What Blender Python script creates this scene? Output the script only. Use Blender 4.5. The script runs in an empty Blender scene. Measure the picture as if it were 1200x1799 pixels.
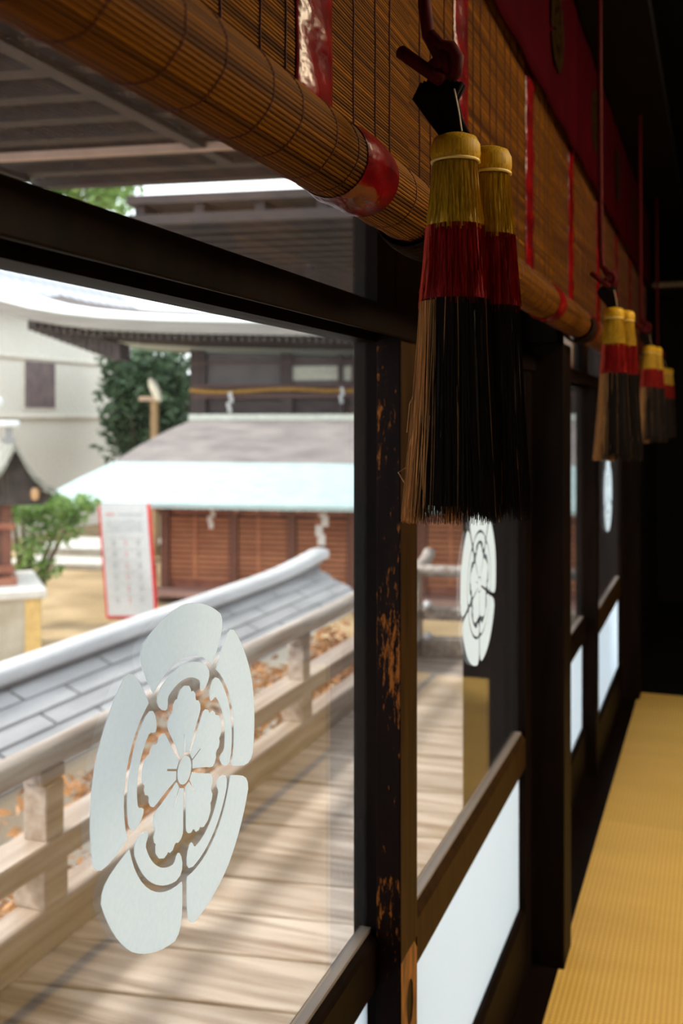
import bpy, bmesh, math, random
from mathutils import Vector, Matrix
random.seed(7)
S = bpy.context.scene
COL = S.collection
# ------------------------------------------------------------ camera
EYE = 1.5
FILL_LAMP = 12.0
TH = math.atan(662/1800); sT, cT = math.sin(TH), math.cos(TH)
cd = bpy.data.cameras.new('camera'); cam = bpy.data.objects.new('camera', cd); COL.objects.link(cam)
cd.sensor_fit = 'VERTICAL'; cd.sensor_height = 36; cd.lens = 1800/1799*36
cd.shift_y = -164.5/1799
cd.clip_start = 0.05; cd.clip_end = 300
cam.location = (0, 0, EYE); cam.rotation_euler = (math.pi/2, 0, TH)
cd.dof.use_dof = True; cd.dof.focus_distance = 1.15; cd.dof.aperture_fstop = 5.6
S.camera = cam
# ------------------------------------------------------------ light
w = bpy.data.worlds.new('world'); S.world = w; w.use_nodes = True
nt = w.node_tree; bg = nt.nodes['Background']
tc = nt.nodes.new('ShaderNodeTexCoord'); mp = nt.nodes.new('ShaderNodeMapping'); mp.inputs['Scale'].default_value = (1, 1, 2.5)
ns = nt.nodes.new('ShaderNodeTexNoise'); ns.inputs['Scale'].default_value = 2.2; ns.inputs['Detail'].default_value = 4
cr = nt.nodes.new('ShaderNodeValToRGB')
cr.color_ramp.elements[0].position = .35; cr.color_ramp.elements[0].color = (.78, .88, 1, 1)
cr.color_ramp.elements[1].position = .65; cr.color_ramp.elements[1].color = (1, .99, .97, 1)
nt.links.new(tc.outputs['Generated'], mp.inputs[0]); nt.links.new(mp.outputs[0], ns.inputs[0])
nt.links.new(ns.outputs[0], cr.inputs[0]); nt.links.new(cr.outputs[0], bg.inputs[0])
bg.inputs[1].default_value = 1.0
sd = bpy.data.lights.new('sun', 'SUN'); sun = bpy.data.objects.new('sun', sd); COL.objects.link(sun)
sd.energy = 1.3; sd.angle = math.radians(6); sd.color = (1, .95, .86)
sun.rotation_euler = Vector((-.62, -.28, .72)).to_track_quat('Z', 'Y').to_euler()
S.view_settings.view_transform = 'Standard'; S.view_settings.look = 'None'
S.view_settings.gamma = 1; S.view_settings.use_curve_mapping = False
S.view_settings.exposure = 1.9
S.cycles.max_bounces = 10; S.cycles.transparent_max_bounces = 24
S.cycles.diffuse_bounces = 6; S.cycles.glossy_bounces = 4; S.cycles.use_denoising = True
S.cycles.sample_clamp_indirect = 6

# ------------------------------------------------------------ helpers
def W(px, py, Z):
    """world point seen in the photograph at (px, py), Z metres ahead of the camera"""
    X = (px-600)/1800*Z
    return Vector((X*cT-Z*sT, X*sT+Z*cT, EYE-(py-735)*Z/1800))
def on_x(px, py, x):
    """the same on the plane world-x = -x"""
    Z = 1918*x/(1262-px)
    return W(px, py, Z)

MATS = {}
def mat(name, col, rough=.6, var=None, scale=(8, 8, 8), detail=4, bump=0, bscale=None, spec=.5, metal=0, trans=0, coat=0, lo=.35, hi=.65):
    if name in MATS: return MATS[name]
    m = bpy.data.materials.new(name); m.use_nodes = True; MATS[name] = m
    n = m.node_tree; L = n.links; p = n.nodes['Principled BSDF']
    p.inputs['Roughness'].default_value = rough; p.inputs['Metallic'].default_value = metal
    p.inputs['Specular IOR Level'].default_value = spec; p.inputs['Coat Weight'].default_value = coat
    p.inputs['Coat Roughness'].default_value = .15
    p.inputs['Base Color'].default_value = (*col, 1)
    t = n.nodes.new('ShaderNodeTexCoord'); mp = n.nodes.new('ShaderNodeMapping'); mp.inputs['Scale'].default_value = scale
    L.new(t.outputs['Object'], mp.inputs[0])
    no = n.nodes.new('ShaderNodeTexNoise'); no.inputs['Scale'].default_value = 1; no.inputs['Detail'].default_value = detail
    L.new(mp.outputs[0], no.inputs[0])
    if var is None: var = tuple(c*.82 for c in col)
    r = n.nodes.new('ShaderNodeValToRGB')
    r.color_ramp.elements[0].position = lo; r.color_ramp.elements[0].color = (*var, 1)
    r.color_ramp.elements[1].position = hi; r.color_ramp.elements[1].color = (*col, 1)
    L.new(no.outputs[0], r.inputs[0]); L.new(r.outputs[0], p.inputs['Base Color'])
    if bump:
        b = n.nodes.new('ShaderNodeBump'); b.inputs['Strength'].default_value = bump; b.inputs['Distance'].default_value = .01
        L.new(no.outputs[0], b.inputs['Height']); L.new(b.outputs[0], p.inputs['Normal'])
    if trans:
        tr = n.nodes.new('ShaderNodeBsdfTranslucent'); L.new(r.outputs[0], tr.inputs[0])
        mx = n.nodes.new('ShaderNodeMixShader'); mx.inputs[0].default_value = trans
        L.new(p.outputs[0], mx.inputs[1]); L.new(tr.outputs[0], mx.inputs[2])
        L.new(mx.outputs[0], n.nodes['Material Output'].inputs[0])
    return m

def glass_mat():
    m = bpy.data.materials.new('window_glass'); m.use_nodes = True
    n = m.node_tree; L = n.links; n.nodes.remove(n.nodes['Principled BSDF']); out = n.nodes['Material Output']
    g = n.nodes.new('ShaderNodeNewGeometry'); mr = n.nodes.new('ShaderNodeMapRange')
    mr.inputs[3].default_value = 1.5; mr.inputs[4].default_value = 1/1.5
    L.new(g.outputs['Backfacing'], mr.inputs[0])
    f = n.nodes.new('ShaderNodeFresnel'); L.new(mr.outputs[0], f.inputs['IOR'])
    tr = n.nodes.new('ShaderNodeBsdfTransparent'); tr.inputs[0].default_value = (.97, .98, .975, 1)
    gl = n.nodes.new('ShaderNodeBsdfGlossy'); gl.inputs['Roughness'].default_value = 0.0
    mx = n.nodes.new('ShaderNodeMixShader'); L.new(f.outputs[0], mx.inputs[0]); L.new(tr.outputs[0], mx.inputs[1]); L.new(gl.outputs[0], mx.inputs[2])
    # fine dust on the pane
    t = n.nodes.new('ShaderNodeTexCoord'); no = n.nodes.new('ShaderNodeTexNoise'); no.inputs['Scale'].default_value = 420; no.inputs['Detail'].default_value = 3
    L.new(t.outputs['Object'], no.inputs[0])
    r = n.nodes.new('ShaderNodeMapRange'); r.inputs[1].default_value = .5; r.inputs[2].default_value = .75; r.inputs[3].default_value = .001; r.inputs[4].default_value = .035
    L.new(no.outputs[0], r.inputs[0])
    df = n.nodes.new('ShaderNodeBsdfTranslucent'); df.inputs[0].default_value = (.75, .72, .68, 1)
    m2 = n.nodes.new('ShaderNodeMixShader'); L.new(r.outputs[0], m2.inputs[0]); L.new(mx.outputs[0], m2.inputs[1]); L.new(df.outputs[0], m2.inputs[2])
    L.new(m2.outputs[0], out.inputs[0])
    return m

def worn_mat(name, base, worn, lo, hi):
    """dark lacquered wood rubbed through to bare brown wood in vertical flecks"""
    m = mat(name, base, .38, tuple(c*.6 for c in base), (60, 60, 6), spec=.03)
    n = m.node_tree; L = n.links; p = n.nodes['Principled BSDF']
    t = n.nodes.new('ShaderNodeTexCoord'); mp = n.nodes.new('ShaderNodeMapping'); mp.inputs['Scale'].default_value = (150, 150, 38)
    no = n.nodes.new('ShaderNodeTexNoise'); no.inputs['Scale'].default_value = 1; no.inputs['Detail'].default_value = 6; no.inputs['Roughness'].default_value = .7
    mp2 = n.nodes.new('ShaderNodeMapping'); mp2.inputs['Scale'].default_value = (9, 9, 3.2)
    n2 = n.nodes.new('ShaderNodeTexNoise'); n2.inputs['Scale'].default_value = 1; n2.inputs['Detail'].default_value = 2
    L.new(t.outputs['Object'], mp.inputs[0]); L.new(t.outputs['Object'], mp2.inputs[0]); L.new(mp.outputs[0], no.inputs[0]); L.new(mp2.outputs[0], n2.inputs[0])
    ad = n.nodes.new('ShaderNodeMath'); ad.operation = 'ADD'; L.new(no.outputs[0], ad.inputs[0]); L.new(n2.outputs[0], ad.inputs[1])
    r = n.nodes.new('ShaderNodeMapRange'); r.inputs[1].default_value = lo; r.inputs[2].default_value = hi; L.new(ad.outputs[0], r.inputs[0])
    mx = n.nodes.new('ShaderNodeMix'); mx.data_type = 'RGBA'; L.new(r.outputs[0], mx.inputs[0])
    src = p.inputs['Base Color'].links[0].from_socket
    L.new(src, mx.inputs[6]); mx.inputs[7].default_value = (*worn, 1); L.new(mx.outputs[2], p.inputs['Base Color'])
    return m

def stripe_mat(name, col, dark, axis, pitch, rough=.6, axis2=None, pitch2=1, amt=.5, bump=.3):
    m = mat(name, col, rough, tuple(c*.80 for c in col), (1.2, 5, 5))
    n = m.node_tree; L = n.links; p = n.nodes['Principled BSDF']
    t = n.nodes.new('ShaderNodeTexCoord'); sx = n.nodes.new('ShaderNodeSeparateXYZ'); L.new(t.outputs['Object'], sx.inputs[0])
    def wave(ax, pt):
        a = n.nodes.new('ShaderNodeMath'); a.operation = 'MULTIPLY'; a.inputs[1].default_value = 2*math.pi/pt; L.new(sx.outputs[ax], a.inputs[0])
        b = n.nodes.new('ShaderNodeMath'); b.operation = 'SINE'; L.new(a.outputs[0], b.inputs[0])
        c = n.nodes.new('ShaderNodeMapRange'); c.inputs[1].default_value = -1; c.inputs[2].default_value = .6; L.new(b.outputs[0], c.inputs[0]); return c.outputs[0]
    v = wave(axis, pitch)
    if axis2 is not None:
        v2 = wave(axis2, pitch2); k = n.nodes.new('ShaderNodeMath'); k.operation = 'MULTIPLY'; L.new(v, k.inputs[0]); L.new(v2, k.inputs[1]); v = k.outputs[0]
    mx = n.nodes.new('ShaderNodeMix'); mx.data_type = 'RGBA'
    src = p.inputs['Base Color'].links[0].from_socket
    a = n.nodes.new('ShaderNodeMapRange'); a.inputs[3].default_value = 1-amt; a.inputs[4].default_value = 1; L.new(v, a.inputs[0])
    L.new(a.outputs[0], mx.inputs[0]); mx.inputs[6].default_value = (*dark, 1); L.new(src, mx.inputs[7]); L.new(mx.outputs[2], p.inputs['Base Color'])
    if bump:
        b = n.nodes.new('ShaderNodeBump'); b.inputs['Strength'].default_value = bump; b.inputs['Distance'].default_value = pitch*.3
        L.new(v, b.inputs['Height']); L.new(b.outputs[0], p.inputs['Normal'])
    return m

class MB:
    def __init__(self): self.bm = bmesh.new()
    def face(self, pts):
        try: return self.bm.faces.new([self.bm.verts.new(p) for p in pts])
        except ValueError: return None
    def box(self, x0, x1, y0, y1, z0, z1, bev=0, skew=0):
        v = [self.bm.verts.new((x, y+skew*x, z)) for z in (z0, z1) for y in (y0, y1) for x in (x0, x1)]
        fs = [self.bm.faces.new([v[i] for i in q]) for q in ((0, 2, 3, 1), (4, 5, 7, 6), (0, 1, 5, 4), (1, 3, 7, 5), (3, 2, 6, 7), (2, 0, 4, 6))]
        if bev:
            es = {e for f in fs for e in f.edges}
            bmesh.ops.bevel(self.bm, geom=list(es), offset=bev, segments=1, affect='EDGES')
        return self
    def tube(self, pts, r, n=8, cap=True):
        pts = [Vector(p) for p in pts]; rs = r if isinstance(r, (list, tuple)) else [r]*len(pts)
        prev = None; rings = []
        for i, p in enumerate(pts):
            d = (pts[min(i+1, len(pts)-1)]-pts[max(i-1, 0)]).normalized()
            if prev is None:
                a = d.orthogonal().normalized()
            else:
                a = (prev-d*prev.dot(d)).normalized()
            prev = a; b = d.cross(a)
            rings.append([self.bm.verts.new(p+rs[i]*(a*math.cos(2*math.pi*k/n)+b*math.sin(2*math.pi*k/n))) for k in range(n)])
        for A, B in zip(rings, rings[1:]):
            for k in range(n): self.bm.faces.new((A[k], A[(k+1) % n], B[(k+1) % n], B[k]))
        if cap: self.bm.faces.new(rings[0][::-1]); self.bm.faces.new(rings[-1])
        return self
    def lathe(self, prof, n=24, c=(0, 0), fr=None):
        rings = []
        for r, z in prof:
            rings.append([self.bm.verts.new((c[0]+(r*(fr(k/n, z) if fr else 1))*math.cos(2*math.pi*k/n), c[1]+(r*(fr(k/n, z) if fr else 1))*math.sin(2*math.pi*k/n), z)) for k in range(n)])
        for A, B in zip(rings, rings[1:]):
            for k in range(n): self.bm.faces.new((A[k], A[(k+1) % n], B[(k+1) % n], B[k]))
        self.bm.faces.new(rings[0]); self.bm.faces.new(rings[-1][::-1]); return self
    def sheet(self, rows, th=None):
        """grid of points; th = thickness vector"""
        V = [[self.bm.verts.new(p) for p in r] for r in rows]
        for A, B in zip(V, V[1:]):
            for k in range(len(A)-1): self.bm.faces.new((A[k], A[k+1], B[k+1], B[k]))
        if th is not None:
            t = Vector(th); U = [[self.bm.verts.new(Vector(p)+t) for p in r] for r in rows]
            for A, B in zip(U, U[1:]):
                for k in range(len(A)-1): self.bm.faces.new((A[k], B[k], B[k+1], A[k+1]))
            def rim(a, b):
                for k in range(len(a)-1): self.bm.faces.new((a[k], b[k], b[k+1], a[k+1]))
            rim(V[0], U[0]); rim(V[-1], U[-1]); rim([r[0] for r in V], [r[0] for r in U]); rim([r[-1] for r in V], [r[-1] for r in U])
        return self
    def prism(self, poly, axis, a, b):
        """polygon of 2-D points extruded along axis (0,1,2) from a to b"""
        def P(u, v, w_):
            return {0: (w_, u, v), 1: (u, w_, v), 2: (u, v, w_)}[axis]
        A = [self.bm.verts.new(P(u, v, a)) for u, v in poly]; B = [self.bm.verts.new(P(u, v, b)) for u, v in poly]
        f1 = self.bm.faces.new(A); f2 = self.bm.faces.new(B[::-1]); n = len(poly)
        for k in range(n): self.bm.faces.new((A[k], A[(k+1) % n], B[(k+1) % n], B[k]))
        if n > 4:
            from mathutils.geometry import tessellate_polygon
            tri = tessellate_polygon([[Vector((u, v, 0)) for u, v in poly]])
            for f in (f1, f2): bmesh.ops.delete(self.bm, geom=[f], context='FACES_ONLY')
            for a_, b_, c_ in tri:
                for V_ in (A, B):
                    try: self.bm.faces.new((V_[a_], V_[b_], V_[c_]))
                    except ValueError: pass
        return self
    def build(self, name, m, parent=None, smooth=False, off=None, recalc=True):
        if off is not None: bmesh.ops.translate(self.bm, verts=self.bm.verts, vec=-Vector(off))
        if recalc: bmesh.ops.recalc_face_normals(self.bm, faces=self.bm.faces)
        me = bpy.data.meshes.new(name); self.bm.to_mesh(me); self.bm.free()
        if smooth:
            for p in me.polygons: p.use_smooth = True
        me.materials.append(m)
        o = bpy.data.objects.new(name, me); COL.objects.link(o)
        if off is not None and parent is None: o.location = off
        if parent: o.parent = parent
        return o

def tag(o, label, cat, group=None, kind=None):
    o['label'] = label; o['category'] = cat
    if group: o['group'] = group
    if kind: o['kind'] = kind
    return o
def thing(name, loc, label, cat, rz=0, group=None, kind=None):
    o = bpy.data.objects.new(name, None); COL.objects.link(o); o.location = loc; o.rotation_euler.z = rz; o.empty_display_size = .1
    return tag(o, label, cat, group, kind)
def copy_tree(o, parent=None):
    c = o.copy(); COL.objects.link(c); c.parent = parent
    for ch in list(o.children): copy_tree(ch, c)
    return c

# ------------------------------------------------------------ materials
DW = mat('dark_lacquered_wood', (.008, .004, .003), .5, (.004, .0025, .002), (30, 30, 4), spec=.03)
DWW = worn_mat('worn_lacquered_wood', (.009, .004, .003), (.24, .075, .012), 1.09, 1.2)
DWB = mat('brown_stile_wood', (.034, .016, .005), .5, (.016, .008, .003), (50, 50, 5), spec=.05)
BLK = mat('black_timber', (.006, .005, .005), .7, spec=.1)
GLASS = glass_mat()
FROST = mat('frosted_glass', (.80, .89, .97), .4, (.78, .88, .96), (3, 3, 3), trans=.62)
FILM = mat('white_window_film', (.82, .91, .98), .6, (.79, .885, .955), (160, 160, 160), trans=.55)
TATAMI = stripe_mat('tatami_rush', (.80, .54, .16), (.46, .27, .05), 1, .013, .6, 0, .0145, .8, .35)
HERI = mat('black_mat_edging', (.015, .014, .02), .7)
DECK = mat('weathered_deck_wood', (.56, .475, .41), .42, (.19, .135, .105), (1.5, 22, 20), 6, bump=.3, lo=.3, hi=.62, spec=.5)
DECK2 = mat('weathered_rail_wood', (.43, .355, .30), .5, (.22, .15, .11), (24, 1.6, 24), 5, bump=.25, lo=.3, hi=.66)
RAILT = mat('weathered_round_rail_wood', (.56, .50, .46), .5, (.32, .24, .19), (26, 2, 26), 5, bump=.2)
BAMBOO = mat('bamboo_splints', (.21, .076, .003), .6, (.055, .016, .001), (170, 1.6, 170), 4, spec=.08)
THREAD = mat('dark_red_thread', (.07, .005, .004), .7)
REDSAT = mat('red_satin', (.17, .002, .003), .25, (.07, .001, .002), (40, 14, 22), 3, bump=.6, coat=0, spec=.25)
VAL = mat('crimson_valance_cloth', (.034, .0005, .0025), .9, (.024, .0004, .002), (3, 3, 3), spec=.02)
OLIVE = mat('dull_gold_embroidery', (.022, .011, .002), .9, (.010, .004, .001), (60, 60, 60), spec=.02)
YEL = mat('yellow_silk', (.60, .36, .012), .55, (.30, .16, .008), (900, 900, 3), 2, spec=.2, trans=.12)
RED = mat('red_silk', (.36, .010, .008), .55, (.14, .002, .004), (900, 900, 3), 2, spec=.1, trans=.35)
BLACKH = mat('black_tassel_hair', (.010, .006, .005), .7, (.005, .003, .003), (900, 900, 3), 2, spec=.1)
BROWNH = mat('lit_and_loose_brown_hair', (.72, .42, .17), .5, (.44, .22, .08), (700, 700, 3), 2, trans=.5)  # loose brown hair, with window light painted into its pale tone
CORD = mat('dark_red_cord', (.07, .002, .003), .7, (.03, .001, .002), (200, 200, 60), spec=.1)
SHOE = mat('black_braid', (.007, .004, .004), .8, (.004, .003, .003), (200, 200, 20), spec=.05)
PLAS = mat('cream_plaster', (.70, .665, .585), .85, (.64, .61, .54), (.5, .5, .5))
COPPER = mat('verdigris_copper', (.32, .41, .40), .65, (.27, .355, .35), (3, 3, 14), 3)
BARK = mat('cypress_bark_thatch', (.20, .17, .16), .9, (.13, .11, .105), (1.2, 1.2, 6), 5)
HWOOD = mat('dark_hall_wood', (.07, .05, .045), .7, (.045, .03, .028), (2, 2, 12))
RWOOD = mat('reddish_lattice_wood', (.33, .125, .07), .6, (.19, .06, .035), (3, 3, 10))
SLATE = mat('grey_roof_board', (.34, .335, .34), .6, (.25, .245, .25), (5, 1.2, 5), 4)
STONE = mat('pale_stone', (.46, .42, .35), .8, (.33, .28, .20), (2, 2, 2), 5)
SAND = mat('sandy_ground', (.42, .30, .165), .9, (.27, .185, .09), (.8, .8, .8), 5)
LEAF = mat('fresh_green_leaf', (.24, .36, .09), .5, (.10, .2, .05), (4, 4, 4), trans=.4)
LEAFD = mat('dark_green_leaf', (.08, .14, .06), .5, (.03, .07, .03), (2, 2, 2), trans=.3)
LEAFB = mat('rusty_dry_leaf', (.48, .23, .09), .6, (.20, .09, .045), (6, 6, 6), trans=.3)
BARKT = mat('tree_bark', (.16, .11, .07), .9)
WHITE = mat('white_paint', (.60, .61, .63), .6, (.56, .57, .6))
REDP = mat('red_border_paint', (.75, .03, .04), .5)
PAPER = mat('white_paper', (.88, .88, .88), .8, trans=.2)
ROPE = mat('straw_rope', (.55, .30, .06), .8, (.35, .17, .03), (20, 20, 20))
RAFT = mat('eave_timber', (.036, .021, .018), .8, (.02, .012, .010), (3, 3, 3))
TILE = stripe_mat('silver_roof_tile', (.50, .52, .57), (.16, .17, .2), 1, .55, .6, 0, .8, .8, .3)

def island_tone(m, lo, hi):
    n = m.node_tree; p = n.nodes['Principled BSDF']; g = n.nodes.new('ShaderNodeNewGeometry'); hv = n.nodes.new('ShaderNodeHueSaturation')
    src = p.inputs['Base Color'].links[0].from_socket; mr = n.nodes.new('ShaderNodeMapRange'); mr.inputs[3].default_value = lo; mr.inputs[4].default_value = hi
    n.links.new(g.outputs['Random Per Island'], mr.inputs[0]); n.links.new(mr.outputs[0], hv.inputs['Value']); n.links.new(src, hv.inputs['Color']); n.links.new(hv.outputs[0], p.inputs['Base Color'])
    for t in n.nodes:
        if t.type == 'BSDF_TRANSLUCENT': n.links.new(hv.outputs[0], t.inputs[0])
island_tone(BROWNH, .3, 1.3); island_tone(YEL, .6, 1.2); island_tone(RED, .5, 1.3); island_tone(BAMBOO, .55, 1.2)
SK = .158     # the plank, rafter and cross-rail lines run a little askew of the room
# ------------------------------------------------------------ room shell
def struct(name, mb, m, label, cat='room'):
    return tag(mb.build(name, m), label, cat, kind='structure')
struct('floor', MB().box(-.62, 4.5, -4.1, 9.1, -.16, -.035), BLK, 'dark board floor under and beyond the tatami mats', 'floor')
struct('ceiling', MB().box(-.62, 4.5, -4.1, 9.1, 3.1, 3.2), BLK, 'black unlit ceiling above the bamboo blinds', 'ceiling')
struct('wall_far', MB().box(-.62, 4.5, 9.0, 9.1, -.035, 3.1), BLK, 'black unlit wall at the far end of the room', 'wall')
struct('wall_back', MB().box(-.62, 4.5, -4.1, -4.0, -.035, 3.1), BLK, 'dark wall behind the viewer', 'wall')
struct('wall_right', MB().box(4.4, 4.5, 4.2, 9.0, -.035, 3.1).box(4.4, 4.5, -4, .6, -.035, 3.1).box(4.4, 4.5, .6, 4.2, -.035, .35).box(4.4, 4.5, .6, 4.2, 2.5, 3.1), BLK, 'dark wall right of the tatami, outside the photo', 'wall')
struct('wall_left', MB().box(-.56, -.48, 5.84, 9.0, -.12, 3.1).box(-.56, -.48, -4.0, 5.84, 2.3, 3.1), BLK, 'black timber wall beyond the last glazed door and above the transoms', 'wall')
win = thing('window_added_right', (4.45, 2.4, 0), 'added paper window lighting the room from the side wall outside the photo', 'window', kind='structure')  # unseen opening added to let daylight onto the mats and blinds
MB().box(-.01, .01, -1.8, 1.8, .35, 2.5).build('pane', mat('shoji_paper', (.9, .88, .82), .8, trans=.75), win)
mb = MB()
for i in range(5): mb.box(-.03, .03, -1.8+i*.89, -1.76+i*.89, .35, 2.5)
mb.build('window_frame', BLK, win)
struct('trim_blind_rail', MB().box(-.479, -.19, -4.0, 9.0, 2.70, 2.76), BLK, 'black rail high on the wall from which blinds and tassels hang', 'rail')
for k, y in enumerate((1.5, 2.35, 3.2)):  # unseen lamps added to brighten the mats and blinds
    t = thing('added_fill_lamp', (1.7, y, 3.0), ('added square fill lamp nearest the viewer, outside the photo', 'added square fill lamp in the middle, outside the photo', 'added square fill lamp farthest from the viewer, outside the photo')[k], 'lamp', group='added fill lamps outside the photo')
    MB().box(-.33, .33, -.33, .33, .0, .10).build('fill_lamp_housing', BLK, t)
    e = bpy.data.materials.get('fill_lamp_glow') or bpy.data.materials.new('fill_lamp_glow'); e.use_nodes = True
    p = e.node_tree.nodes['Principled BSDF']; p.inputs['Emission Color'].default_value = (1, .80, .52, 1); p.inputs['Emission Strength'].default_value = FILL_LAMP
    MB().box(-.30, .30, -.30, .30, -.03, -.001).build('diffuser', e, t)
# sill track and head rail
struct('trim_sill', MB().box(-.60, -.409, -1.6, 5.83, -.12, -.0005, .002), DW, 'dark wooden sill track under the sliding doors', 'sill')
struct('trim_head_rail', MB().box(-.565, -.5625, -1.6, 5.67, 1.6275, 1.672).box(-.4775, -.470, -1.6, 5.67, 1.6275, 1.672, .002).box(-.56, -.479, -1.6, 5.67, 1.6405, 1.6719), DW, 'black head rail above the sliding doors', 'rail')
# tatami
for k, y0 in enumerate((3.93, 2.03, .13, -1.77)):
    lab = ('yellow tatami mat farthest from the viewer, beside the last doors', 'yellow tatami mat second from the far end, beside the second white panel',
           'yellow tatami mat beside the nearest white frosted panel', 'yellow tatami mat behind the viewer, outside the photo')[k]
    t = thing('tatami_mat', (-.409, y0, 0), lab, 'mat', group='tatami mats along the glazed doors')
    MB().box(0, .955, .0002, 1.8998, -.034, 0, .0006).build('rush_cover', TATAMI, t)
    MB().box(.956, .99, .001, 1.899, -.034, .001).build('cloth_edging', HERI, t)
for k in range(3):
    t = thing('tatami_mat', (.583, -1.77+k*2.54, 0), ('yellow tatami mat in the second row near the viewer', 'yellow tatami mat in the second row, middle', 'yellow tatami mat in the second row, far end')[k], 'mat', group='second row of tatami mats')
    MB().box(0, .955, .001, 2.53, -.034, 0, .003).build('rush_cover', TATAMI, t)
    MB().box(.956, .99, .001, 2.53, -.034, .001).build('cloth_edging', HERI, t)

# ------------------------------------------------------------ crest
def pol(r, a): return (r*math.cos(math.radians(a)), r*math.sin(math.radians(a)))
def crest_polys():
    out = []
    for k in range(5):
        A = 90+72*k
        # outer lobe: sides follow the gap lines, corners rounded
        g = .03
        def side(r, s, gg=g):       # a point at radius r on the side of the gap
            return 36*s-math.degrees(math.asin(gg/r))*s
        P = []
        for r, dd in ((.70, 0), (.80, 0), (.88, .3), (.94, 1.2), (.98, 2.8), (1.005, 5.2)): P.append(pol(r, A-(abs(side(r, 1))-dd)))
        for i in range(1, 14):
            f = -1+2*i/14; P.append(pol(1.005+.02*(1-abs(f))-.03*(abs(f) > .99), A+f*29))
        for r, dd in reversed(((.70, 0), (.80, 0), (.88, .3), (.94, 1.2), (.98, 2.8), (1.005, 5.2))): P.append(pol(r, A+(abs(side(r, 1))-dd)))
        for i in range(13):
            f = 1-2*i/12; P.append(pol(.675+.02*(1-f*f), A+f*33))
        out.append(P)
        # crescent with bulbed ends
        P = []
        for i in range(15):
            f = -1+2*i/14; P.append(pol(.645+.012*(1-f*f)-(.015 if abs(f) > .99 else 0), A+f*31))
        for r, a in ((.60, 33), (.56, 33), (.52, 31.5), (.49, 28.5), (.485, 26), (.505, 24), (.53, 23)): P.append(pol(r, A+a))
        for i in range(11):
            f = 1-2*i/10; P.append(pol(.545+.018*(1-f*f), A+f*21))
        for r, a in reversed(((.60, 33), (.56, 33), (.52, 31.5), (.49, 28.5), (.485, 26), (.505, 24), (.53, 23))): P.append(pol(r, A-a))
        out.append(P)
        # flower petal with cusps and a stamen slit
        half = [(.108, 34), (.2, 33), (.3, 33.5), (.345, 34), (.385, 32.5), (.41, 29.5), (.425, 25), (.42, 21), (.432, 19), (.46, 17.5), (.475, 13.5), (.47, 10.5), (.485, 9.5), (.51, 6.5), (.522, 0)]
        P = [pol(r, A-a+(1.2/r*.3 if r < .35 else 0)) for r, a in half]
        P += [pol(r, A+a-(1.2/r*.3 if r < .35 else 0)) for r, a in reversed(half[:-1])]
        P += [pol(.108, A+3.5), pol(.225, A+1.6), pol(.225, A-1.6), pol(.108, A-3.5)]
        out.append(P)
    out.append([pol(.085, a*18) for a in range(20)])
    return out
CP = crest_polys()
def crest(parent, x, y, z, R):
    mb = MB()
    for P in CP: mb.prism([(y+u*R, z+v*R) for u, v in P], 0, x, x+.0007)
    return mb.build('crest_decal', FILM, parent)

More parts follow.
